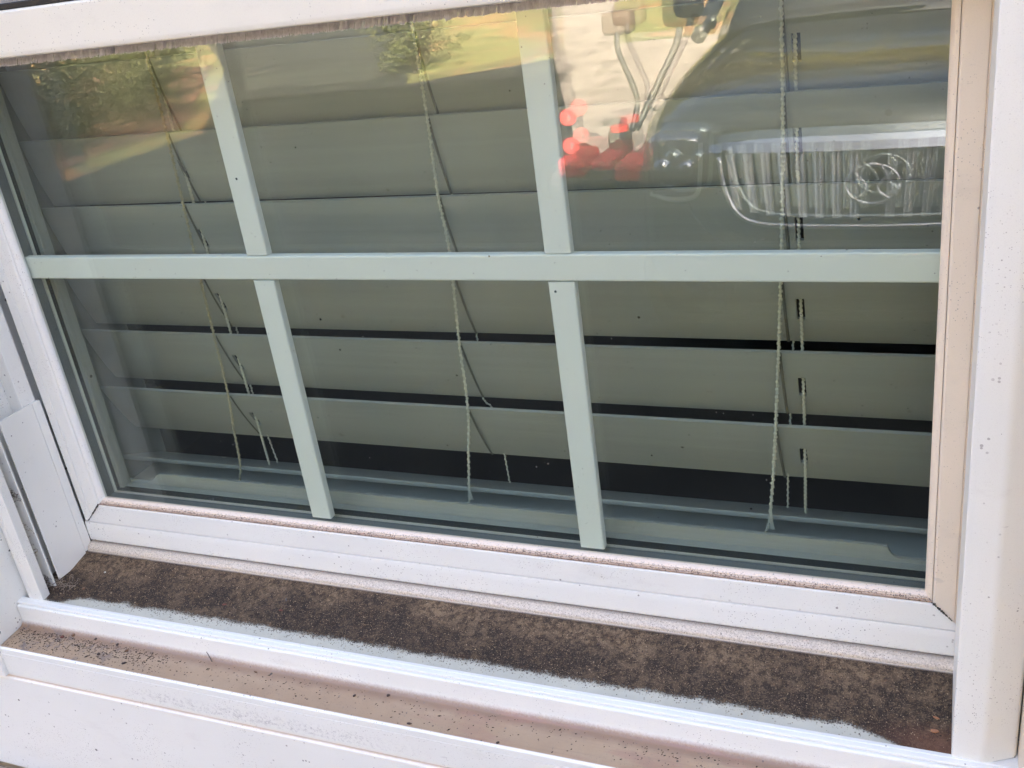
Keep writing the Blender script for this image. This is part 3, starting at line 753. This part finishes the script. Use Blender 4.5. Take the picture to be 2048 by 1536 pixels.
# ------------------------------------------------------------------ the yard that the glass reflects
def at(u_dx, d, z=None, dz=None):       # a reflected direction (dx per unit depth) and depth -> a real point in the yard
    y = .588-d; x = CAM.x+u_dx*d; return x, y, (CAM.z+dz*d if z is None else z)
bm = bmesh.new()
vs = [bm.verts.new(p) for p in ((-250, 250, GZ-.02), (250, 250, GZ-.02), (250, -250, GZ-.02), (-250, -250, GZ-.02))]; bm.faces.new(vs)
def lawn_mat():
    t = NT('autumn_lawn'); n = t.noise(1.4, 4); f = t.noise(26, 5, .7); l = t.noise(.8, 4, .6)
    c = t.mix(t.ramp(n, .35, .65), (.075, .095, .028, 1), (.17, .155, .045, 1))
    c = t.mix(t.math('MULTIPLY', t.ramp(f, .35, .7), .55), c, (.20, .175, .06, 1))
    c = t.mix(t.math('MULTIPLY', t.ramp(l, .50, .60), .85), c, (.27, .13, .055, 1))
    c = t.mix(t.math('MULTIPLY', t.specks(9, .5, .35), .7), c, (.30, .15, .06, 1))
    return t.bsdf(c, .95, bump=f, bstr=.8, bdist=.03)
tag(link('lawn', bm, lawn_mat()), 'lawn with fallen orange leaves reflected at the top of the glass', 'lawn', kind='structure')
def conc():
    t = NT('pale_concrete'); n = t.noise(3, 5, .6); f = t.noise(60, 4, .7)
    c = t.mix(t.ramp(n, .3, .7), (.15, .125, .11, 1), (.29, .24, .21, 1)); c = t.mix(t.math('MULTIPLY', t.specks(14, .25, .25), .7), c, (.2, .13, .08, 1))
    return t.bsdf(c, .85, bump=f, bstr=.3, bdist=.004)
def straw_bed():
    t = NT('pine_straw'); n = t.noise(5, 5, .7); f = t.noise(45, 4, .7)
    c = t.mix(t.ramp(n, .42, .62), (.05, .035, .022, 1), (.30, .13, .075, 1)); c = t.mix(t.math('MULTIPLY', t.ramp(f, .5, .7), .6), c, (.10, .06, .04, 1))
    return t.bsdf(c, .95, bump=f, bstr=.9, bdist=.02)
def slab(name, P, z, mat, label, cat):
    bm = bmesh.new()
    top = [bm.verts.new((x, y, z)) for x, y in P]; bot = [bm.verts.new((x, y, GZ-.1)) for x, y in P]
    f = bm.faces.new(top)
    for i in range(len(P)): bm.faces.new((top[i], top[(i+1) % len(P)], bot[(i+1) % len(P)], bot[i]))
    bmesh.ops.triangulate(bm, faces=[f])
    tag(link(name, bm, mat), label, cat, kind='structure')
def asph():
    t = NT('asphalt'); n = t.noise(2, 4); f = t.noise(120, 4, .7)
    c = t.mix(t.ramp(n, .3, .7), (.028, .029, .030, 1), (.045, .045, .043, 1)); c = t.mix(t.math('MULTIPLY', t.ramp(f, .55, .75), .4), c, (.09, .085, .08, 1))
    return t.bsdf(c, .9, bump=f, bstr=.4, bdist=.004, Specular_IOR_Level=.08)
slab('driveway', [(7, -.3), (-6.7, -.3), (-6.5, -8.1), (-10.2, -13.5), (-19, -24), (-12, -24), (-7.6, -15.0), (-5.2, -10.3), (-3.75, -11.4), (2.9, -11.6), (7, -8)], GZ, asph(), 'dark asphalt driveway in the shade of the house', 'driveway')
slab('concrete_path', [(-1.50, -5.6), (-3.75, -11.4), (-5.6, -16.5), (-9.3, -27), (-7.6, -27), (-4.5, -16.5), (-3.25, -12.2), (3, -12.2), (3, -5.6)], GZ+.012, conc(), 'pale concrete path, sunlit beyond the house shade', 'path')
bm = bmesh.new()
P = [(-7.2, -1), (-11, -1), (-14, -14.8), (-11, -14.2), (-7.15, -8.6)]
f = bm.faces.new([bm.verts.new((x, y, GZ-.008)) for x, y in P])
tag(link('mulch_bed', bm, straw_bed()), 'orange pine straw bed beside the driveway', 'mulch', kind='structure')

# leafy things: trunk and a crown of many leaf faces in clumps
def leaf_mat(name, a, b):
    t = NT(name); oi = t.noise(5, 3); f = t.noise(45, 2)
    c = t.mix(t.ramp(oi, .35, .65), a, b); c = t.mix(t.math('MULTIPLY', t.ramp(f, .4, .7), .4), c, tuple(min(1, v*1.6) for v in b[:3])+(1,))
    d = t.n('BsdfPrincipled', {'Roughness': .55}); t.t.links.new(c, d.inputs['Base Color'])
    tl = t.n('BsdfTranslucent'); t.t.links.new(c, tl.inputs[0])
    mx = t.n('MixShader', {0: .35, 1: d.outputs[0], 2: tl.outputs[0]}); t.t.links.new(mx.outputs[0], t.out.inputs[0]); return t.m
LM = [leaf_mat('leaf_green', (.045, .058, .020, 1), (.12, .115, .035, 1)), leaf_mat('leaf_yellow', (.16, .16, .03, 1), (.30, .24, .05, 1)), leaf_mat('leaf_dark', (.020, .030, .014, 1), (.055, .058, .022, 1))]
bark = simple('bark', (.10, .075, .055, 1), .9, var=.4, scale=12)
def crown(bm, c, rad, n, ls_, rng, clumps=22):
    C_ = []
    for k in range(clumps):
        v = Vector((rng.gauss(0, 1), rng.gauss(0, 1), rng.gauss(0, 1))).normalized()*rng.uniform(.35, 1)
        C_.append((Vector((v.x*rad[0], v.y*rad[1], v.z*rad[2])), rng.uniform(.25, .5)))
    for k in range(n):
        q, s = rng.choice(C_); v = Vector((rng.gauss(0, 1), rng.gauss(0, 1), rng.gauss(0, 1)))*s*.55
        p = c+q+Vector((v.x*rad[0], v.y*rad[1], v.z*rad[2])); l = ls_*rng.uniform(.6, 1.3)
        a = Vector((rng.uniform(-1, 1), rng.uniform(-1, 1), rng.uniform(-.6, .6))).normalized(); b = a.cross(Vector((rng.uniform(-1, 1), rng.uniform(-1, 1), 1))).normalized()
        vs = [bm.verts.new(p+a*l), bm.verts.new(p+b*l*.45), bm.verts.new(p-a*l*.9), bm.verts.new(p-b*l*.45)]; bm.faces.new(vs)
def tree(name, x, y, h, rad, label, lm, sd, n=5200, leaf=.10, cat='tree', grp=None):
    rng = random.Random(sd); o = thing(name, (x, y, GZ), label, cat, grp)
    bm = bmesh.new(); top = Vector((x+rng.uniform(-.4, .4), y+rng.uniform(-.4, .4), GZ+h*.8))
    tube(bm, catmull([(x, y, GZ-.05), (x+.1, y, GZ+h*.3), (top.x, top.y, GZ+h*.55), tuple(top)], 5), [h*.022*(1-k/17)+.01 for k in range(16)], 10)
    for k in range(9):
        s = Vector((x, y, GZ+h*rng.uniform(.3, .65))); a = rng.uniform(0, 2*PI)
        e = s+Vector((math.cos(a)*rad[0]*.8, math.sin(a)*rad[1]*.8, h*.2)); tube(bm, catmull([s, (s+e)/2+Vector((0, 0, h*.03)), e], 4), [h*.008*(1-k2/10)+.004 for k2 in range(9)], 6)
    link('trunk', bm, bark, o, smooth=True)
    bm = bmesh.new(); crown(bm, Vector((x, y, GZ+h-rad[2]*1.05)), rad, n, leaf, rng, 34); link('crown', bm, LM[lm], o)
def shrub(x, y, r, label, lm, sd, n=2600, grp='shrubs beside the driveway'):
    rng = random.Random(sd); o = thing('shrub', (x, y, GZ), label, 'shrub', grp)
    bm = bmesh.new()
    for k in range(7):
        a = rng.uniform(0, 2*PI); tube(bm, [(x, y, GZ-.03), (x+math.cos(a)*r*.4, y+math.sin(a)*r*.4, GZ+r*.6), (x+math.cos(a)*r*.7, y+math.sin(a)*r*.7, GZ+r*1.2)], [.02, .013, .006], 6)
    link('stem', bm, bark, o)
    bm = bmesh.new(); crown(bm, Vector((x, y, GZ+r*.75)), (r, r, r*.7), n, .04, rng, 26); link('foliage', bm, LM[lm], o)
tree('leafy_tree', -11.5, -19, 10, (3.6, 3.6, 3.3), 'green tree at the far left of the yard, behind the shrubs', 0, 5, n=6500, leaf=.17)
tree('leafy_tree', -1.5, -30, 12, (4.5, 4, 4), 'yellowing tree at the far end of the lawn', 1, 6, n=6500, leaf=.2)
tree('leafy_tree', 8, -22, 13, (4.5, 4.5, 4.5), 'dark green tree beyond the parked car', 2, 8, n=7000, leaf=.2)
tree('leafy_tree', 4.8, -12.5, 9, (3.0, 3.0, 2.6), 'green tree on the right edge of the driveway', 0, 9, n=6000, leaf=.14)
tree('leafy_tree', -6.3, 1.6, 7.4, (2.6, 2.4, 2.3), 'unseen green tree added at the left corner of the house to cast dappled shade', 0, 12, n=5200, leaf=.13)  # out-of-view tree, added to dapple the mulch bed with shade
rng_ = random.Random(77); bm = bmesh.new()  # unseen woods added to keep low sky light off the slats
for k in range(21000):
    a = rng_.uniform(-2.0, .45); R_ = 38+rng_.uniform(0, 7); x = R_*1.5*math.sin(a); y = -R_*math.cos(a*.8)
    h = 20+5*noise.noise(Vector((x*.12, y*.05, 1)))+2.5*noise.noise(Vector((x*.4, 0, 3)))
    p = Vector((x, y, GZ+h*rng_.random()**.6)); l = rng_.uniform(.7, 1.6)
    u = Vector((rng_.uniform(-1, 1), rng_.uniform(-1, 1), rng_.uniform(-.6, .6))).normalized()*l; v = Vector((rng_.uniform(-1, 1), rng_.uniform(-1, 1), rng_.uniform(-1, 1))).normalized()*l*.6
    bm.faces.new([bm.verts.new(p+u), bm.verts.new(p+v), bm.verts.new(p-u), bm.verts.new(p-v)])
tag(link('sky_block_woods', bm, leaf_mat('leaf_autumn', (.050, .045, .032, 1), (.095, .075, .050, 1))), 'unseen line of woods added beyond the lawn to block low sky light', 'woods', kind='stuff')
shrub(-7.75, -7.5, .55, 'dark low shrub nearest the house in the pine straw', 2, 21)
shrub(-8.2, -9.1, .62, 'green shrub in the middle of the pine straw', 0, 22)
shrub(-9.2, -8.3, .95, 'large dark shrub behind the green one', 2, 25, n=3600)
shrub(-9.4, -10.6, .80, 'dark shrub at the far end of the pine straw', 2, 27, n=3200)
shrub(-10.6, -12.2, .85, 'green shrub beyond the end of the pine straw', 0, 23)
shrub(-11.3, -10.6, 1.2, 'largest dark shrub at the back of the bed', 2, 28, n=4000)
shrub(-5.6, -11.3, .60, 'small green shrub in the fork between the drive and the path', 0, 24, n=1800)

# ------------------------------------------------------------------ parked car, nose towards the window
def paint():
    t = NT('grey_car_paint'); n = t.noise(3, 2)
    c = t.mix(n, (.085, .088, .084, 1), (.12, .124, .116, 1))
    return t.bsdf(c, .28, Metallic=.75, Coat_Weight=1.0, Coat_Roughness=.04)
M['paint'] = paint(); M['chrome'] = simple('chrome', (.55, .57, .62, 1), .20, 1, var=.02)
M['lampshell'] = simple('lamp_shell', (.40, .42, .46, 1), .18, .85, var=.1)
M['chrome_bar'] = simple('brushed_chrome', (.93, .94, .97, 1), .32, 1, var=.02)
M['blackp'] = simple('black_plastic', (.018, .018, .018, 1), .5); M['tyre'] = simple('tyre_rubber', (.02, .02, .02, 1), .85)
M['carglass'] = glass_mat('car_glass', (.35, .38, .36, 1), .08); M['lens'] = glass_mat('lamp_lens', (.92, .93, .95, 1), .06)
M['rim'] = simple('alloy', (.5, .5, .52, 1), .3, .9)
CX, CY = .50, -2.50
car = thing('parked_car', (CX, CY-2.2, GZ), 'grey car parked nose-on behind the camera, its chrome grille mirrored in the glass', 'car')
def hull(stations, nseg=22):
    """stations: (s, half_width, z_low, z_top, exponent)"""
    bm = bmesh.new(); rings = []
    for s, hw, z0, z1, ex in stations:
        ring = []
        for k in range(nseg*2):
            a = 2*PI*k/(nseg*2); ca, sa = math.cos(a), math.sin(a)
            px = hw*math.copysign(abs(ca)**(2/ex), ca); pz = (z0+z1)/2 + (z1-z0)/2*math.copysign(abs(sa)**(2/ex), sa)
            bow = .10*(px/hw)**2*max(0, 1-s/.6)       # nose curves back towards the corners
            ring.append(bm.verts.new((CX+px, CY-s-bow, GZ+pz)))
        rings.append(ring)
    for a, b in zip(rings, rings[1:]):
        n = len(a)
        for k in range(n): bm.faces.new((a[k], a[(k+1) % n], b[(k+1) % n], b[k]))
    bm.faces.new(rings[0]); bm.faces.new(list(reversed(rings[-1])))
    return bm
bm = hull([(0, .60, .40, .68, 4.5), (.03, .66, .34, .80, 4.5), (.07, .70, .30, .89, 4.5), (.12, .74, .27, .955, 4.5), (.20, .77, .26, .99, 4.5), (.35, .80, .24, 1.02, 4.5), (.8, .83, .24, 1.05, 4.5), (1.35, .84, .24, 1.08, 4.5), (2.6, .84, .24, 1.06, 4.5), (3.8, .83, .26, 1.06, 4.5), (4.25, .78, .30, 1.02, 4.2), (4.38, .68, .36, .95, 4)])
link('body', bm, M['paint'], car, smooth=True)
bm = hull([(1.28, .70, .98, 1.09, 3.5), (1.60, .69, 1.0, 1.27, 3.6), (1.95, .66, 1.0, 1.46, 3.8), (2.3, .63, 1.0, 1.53, 4), (3.3, .62, 1.0, 1.53, 4), (3.9, .62, 1.0, 1.38, 3.8), (4.2, .66, .99, 1.10, 3.5)])
link('windscreen_and_windows', bm, simple('dark_car_glass', (.012, .013, .012, 1), .03, Coat_Weight=1.0, Coat_Roughness=.0), car, smooth=True)
bm = bmesh.new()
for s in (-1, 1):
    tube(bm, catmull([(CX+s*.765, CY-1.22, GZ+1.06), (CX+s*.70, CY-1.62, GZ+1.27), (CX+s*.645, CY-2.05, GZ+1.485), (CX+s*.60, CY-2.35, GZ+1.54), (CX+s*.60, CY-3.3, GZ+1.535), (CX+s*.63, CY-4.0, GZ+1.34), (CX+s*.70, CY-4.25, GZ+1.06)], 6), .032, 8)
link('roof_pillar', bm, M['paint'], car, smooth=True)
bm = hull([(2.05, .40, 1.42, 1.50, 3), (2.2, .60, 1.44, 1.545, 5), (3.3, .60, 1.44, 1.55, 5), (3.7, .5, 1.40, 1.50, 3)]); link('roof', bm, M['paint'], car, smooth=True)
def gp(px, z, out=0):     # a point on the nose surface
    return (CX+px, CY + out - .10*(px/.62)**2, GZ+z)
bm = bmesh.new()
extr(bm, [(CY-.15, GZ+.655), (CY+.024, GZ+.655), (CY-.056, GZ+.865), (CY-.15, GZ+.865)], 'x', CX-.45, CX+.45); link('grille_opening', bm, M['blackp'], car)
bm = bmesh.new()
n = 24
for k in range(n):        # bright bar over the grille
    p0 = -.50+1.0*k/n; p1 = p0+1.0/n
    e = lambda p: .034*(1-abs(p/.55)**4)
    for a, b in (((p0), (p1)),):
        vs = []
        for p in (a, b):
            for dz, o in ((-.004, .030), (e(p), -.004), (e(p), -.02), (-.004, -.02)): 
                x, y, z = gp(p, .862, 0); vs.append(bm.verts.new((x, CY+o-.045-.06*(p/.55)**2, z+dz)))
        for i in range(4): bm.faces.new((vs[i], vs[(i+1) % 4], vs[4+(i+1) % 4], vs[4+i]))
link('chrome_bar', bm, M['chrome'], car)
gr_ = bpy.data.objects.new('grille', None); COL.objects.link(gr_); gr_.parent = car; gr_.location = (0, 0, 0)
for k in range(-8, 9):
    if k == 0: continue
    for o_ in (-.0075, .0075):
        bm = bmesh.new(); p = k*.0525
        zb = .668+.030*abs(k/8)**3
        tube(bm, [(CX+p+o_, CY-.038, GZ+.856), (CX+p*.93+o_*.8, CY+.034-(zb-.655)*.38, GZ+zb)], .0072, 8); link('grille_slat', bm, M['chrome_bar'], gr_)
bm = bmesh.new()
pts = [(-.455, .850), (-.435, .76), (-.395, .69), (-.33, .658), (-.2, .648), (0, .645), (.2, .648), (.33, .658), (.395, .69), (.435, .76), (.455, .850)]
tube(bm, catmull([(CX+a, CY+.036-(b-.655)*.38, GZ+b) for a, b in pts], 5), .008, 8); link('grille_surround', bm, M['chrome_bar'], car, smooth=True)
pts2 = [(-.60, .80), (-.57, .70), (-.50, .60), (-.40, .555), (-.2, .54), (0, .535), (.2, .54), (.40, .555), (.50, .60), (.57, .70), (.60, .80)]
bm = bmesh.new(); tube(bm, catmull([(CX+a, CY+.028-.10*(a/.62)**2, GZ+b) for a, b in pts2], 5), .007, 8); link('bumper_crease', bm, M['paint'], car, smooth=True)
bm = bmesh.new()          # oval badge with crossing strokes inside
N = 40
def ell(a, b, dx=0, dz=0, t0=0, t1=2*PI): return [(CX+dx+a*math.cos(t0+(t1-t0)*k/N), CY+.020-(dz+b*math.sin(t0+(t1-t0)*k/N))*.38, GZ+.765+dz+b*math.sin(t0+(t1-t0)*k/N)) for k in range(N+1)]
tube(bm, ell(.074, .052), .0058, 8); tube(bm, ell(.040, .055, 0, 0, .15, PI-.15), .005, 6)
for s in (-1, 1): tube(bm, catmull([(CX+s*.055, CY+.006, GZ+.80), (CX+s*.015, CY+.024, GZ+.755), (CX+s*.050, CY+.038, GZ+.722)], 6), .005, 6)
link('badge', bm, M['chrome_bar'], car, smooth=True)
for s in (-1, 1):
    hl = bpy.data.objects.new('headlight', None); COL.objects.link(hl); hl.parent = car
    bm = bmesh.new(); box(bm, (CX+s*.60-.095, CY-.16, GZ+.715), (CX+s*.60+.095, CY-.035, GZ+.925), .045, 5); link('lamp_housing', bm, M['lampshell'], hl, smooth=True)
    bm = bmesh.new()
    for q, r in ((.035, .036), (-.045, .030)):
        tube(bm, [(CX+s*.60+s*q, CY-.045+.035*math.sin(k*.26), GZ+.82) for k in range(7)], [r*math.cos(k*.25) for k in range(7)], 20)
    link('reflector', bm, M['chrome'], hl)
    bm = bmesh.new(); tube(bm, catmull([(CX+s*.505, CY-.02, GZ+.90), (CX+s*.512, CY-.018, GZ+.80), (CX+s*.53, CY-.02, GZ+.735), (CX+s*.61, CY-.03, GZ+.722), (CX+s*.685, CY-.06, GZ+.735)], 5), .008, 6); link('lamp_trim', bm, M['chrome_bar'], hl)
    bm = bmesh.new(); tube(bm, catmull([(CX+s*.50, CY+.02, GZ+.44), (CX+s*.56, CY+.01, GZ+.40), (CX+s*.62, CY-.02, GZ+.44)], 5), .03, 10); link('fog_lamp', bm, M['blackp'], car)
    mr = bpy.data.objects.new('wing_mirror', None); COL.objects.link(mr); mr.parent = car
    bm = bmesh.new(); box(bm, (CX+s*.925-.09, CY-1.72, GZ+1.06), (CX+s*.925+.09, CY-1.60, GZ+1.20), .035, 4); link('mirror_shell', bm, M['paint'], mr, smooth=True)
    bm = bmesh.new(); tube(bm, [(CX+s*.78, CY-1.62, GZ+1.06), (CX+s*.86, CY-1.64, GZ+1.09)], .025, 8); link('mirror_arm', bm, M['blackp'], mr)
    bm = bmesh.new(); box(bm, (CX+s*.925-.075, CY-1.728, GZ+1.075), (CX+s*.925+.075, CY-1.722, GZ+1.185)); link('mirror_glass', bm, M['chrome'], mr)
    bm = bmesh.new(); tube(bm, [(CX+s*.30-.28, CY-1.33, GZ+1.10), (CX+s*.30+.25, CY-1.42, GZ+1.145)], .008, 6); link('wiper', bm, M['blackp'], car)
    for s2 in (.80, 3.45):
        wh = bpy.data.objects.new('wheel', None); COL.objects.link(wh); wh.parent = car
        bm = bmesh.new(); tube(bm, [(CX+s*.86, CY-s2, GZ+.33), (CX+s*.84, CY-s2, GZ+.33), (CX+s*.66, CY-s2, GZ+.33), (CX+s*.64, CY-s2, GZ+.33)], [.30, .33, .33, .30], 32); link('tyre', bm, M['tyre'], wh, smooth=False)
        bm = bmesh.new(); tube(bm, [(CX+s*.868, CY-s2, GZ+.33), (CX+s*.855, CY-s2, GZ+.33)], [.19, .215], 28)
        for k in range(6): a = k*PI/3; tube(bm, [(CX+s*.872, CY-s2, GZ+.33), (CX+s*.872, CY-s2+.18*math.cos(a), GZ+.33+.18*math.sin(a))], .018, 6)
        link('rim', bm, M['rim'], wh)
bm = bmesh.new(); box(bm, (CX-.45, CY-.01, GZ+.36), (CX+.45, CY+.012, GZ+.46), .02, 3); link('air_intake', bm, M['blackp'], car)

# ------------------------------------------------------------------ red mower in the sun beyond
MX, MY = -1.22, -5.45
red = simple('red_enamel', (.42, .022, .02, 1), .45, var=.1); M['red'] = red
mo = thing('lawn_mower', (MX, MY, GZ), 'red walk-behind mower standing on the driveway, seen mirrored in the middle of the glass', 'mower')
bm = bmesh.new(); box(bm, (MX-.20, MY-.28, GZ+.10), (MX+.20, MY+.22, GZ+.15), .02, 3); link('frame', bm, M['blackp'], mo)
for x0, x1, y0, y1, z0, z1 in ((-.27, -.10, -.05, .30, .13, .25), (-.08, .06, -.10, .24, .15, .22), (.09, .28, .02, .32, .10, .21)):
    bm = bmesh.new(); box(bm, (MX+x0, MY+y0, GZ+z0), (MX+x1, MY+y1, GZ+z1), .025, 3); link('deck_cover', bm, red, mo)
bm = bmesh.new(); cyl(bm, (MX+.02, MY-.10, GZ+.24), (0, 0, 1), .075, .16, 24); link('engine', bm, M['blackp'], mo)
bm = bmesh.new(); cyl(bm, (MX+.02, MY-.10, GZ+.335), (0, 0, 1), .06, .03, 24); link('engine_cover', bm, red, mo)
for zz in (.30, .47):
    bm = bmesh.new(); cyl(bm, (MX-.22, MY+.16, GZ+zz), (.5, 1, .2), .050, .08, 24); dl = link('filler_cap', bm, red, mo)
    bm = bmesh.new(); cyl(bm, (MX-.218, MY+.188, GZ+zz+.004), (.1, 1, .2), .030, .02, 20); link('cap_disc', bm, simple('grey_plastic', (.16, .13, .13, 1), .6), dl)
bm = bmesh.new(); tube(bm, [(MX-.22, MY+.14, GZ+.22), (MX-.22, MY+.13, GZ+.50)], .014, 8); link('filler_post', bm, M['blackp'], mo)
for sx, sy in ((-1, 1), (1, 1), (-1, -1), (1, -1)):
    wh = bpy.data.objects.new('wheel', None); COL.objects.link(wh); wh.parent = mo
    c = (MX+sx*.31, MY+sy*.27, GZ+.11)
    bm = bmesh.new(); cyl(bm, c, (1, .25, 0), .11, .05, 24); link('tyre', bm, M['tyre'], wh)
    bm = bmesh.new(); cyl(bm, c, (1, .25, 0), .065, .062, 20); link('hub', bm, simple('grey_hub', (.25, .24, .23, 1), .6), wh)
bm = bmesh.new()
tube(bm, catmull([(MX+.10, MY-.20, GZ+.30), (MX+.24, MY-.34, GZ+.58), (MX+.33, MY-.50, GZ+.80), (MX+.30, MY-.66, GZ+1.00), (MX+.16, MY-.78, GZ+1.14), (MX+.0, MY-.82, GZ+1.20)], 6), .022, 8)
link('handle', bm, M['blackp'], mo, smooth=True)
bm = bmesh.new(); tube(bm, catmull([(MX+.08, MY-.18, GZ+.30), (MX+.09, MY-.30, GZ+.48), (MX-.04, MY-.42, GZ+.74), (MX-.06, MY-.48, GZ+.86)], 6), .018, 8); link('lever', bm, M['blackp'], mo, smooth=True)
bm = bmesh.new(); box(bm, (MX-.16, MY-.60, GZ+.84), (MX+.04, MY-.46, GZ+.98), .03, 3); link('seat_pad', bm, simple('brown_vinyl_pad', (.10, .065, .045, 1), .6), mo)
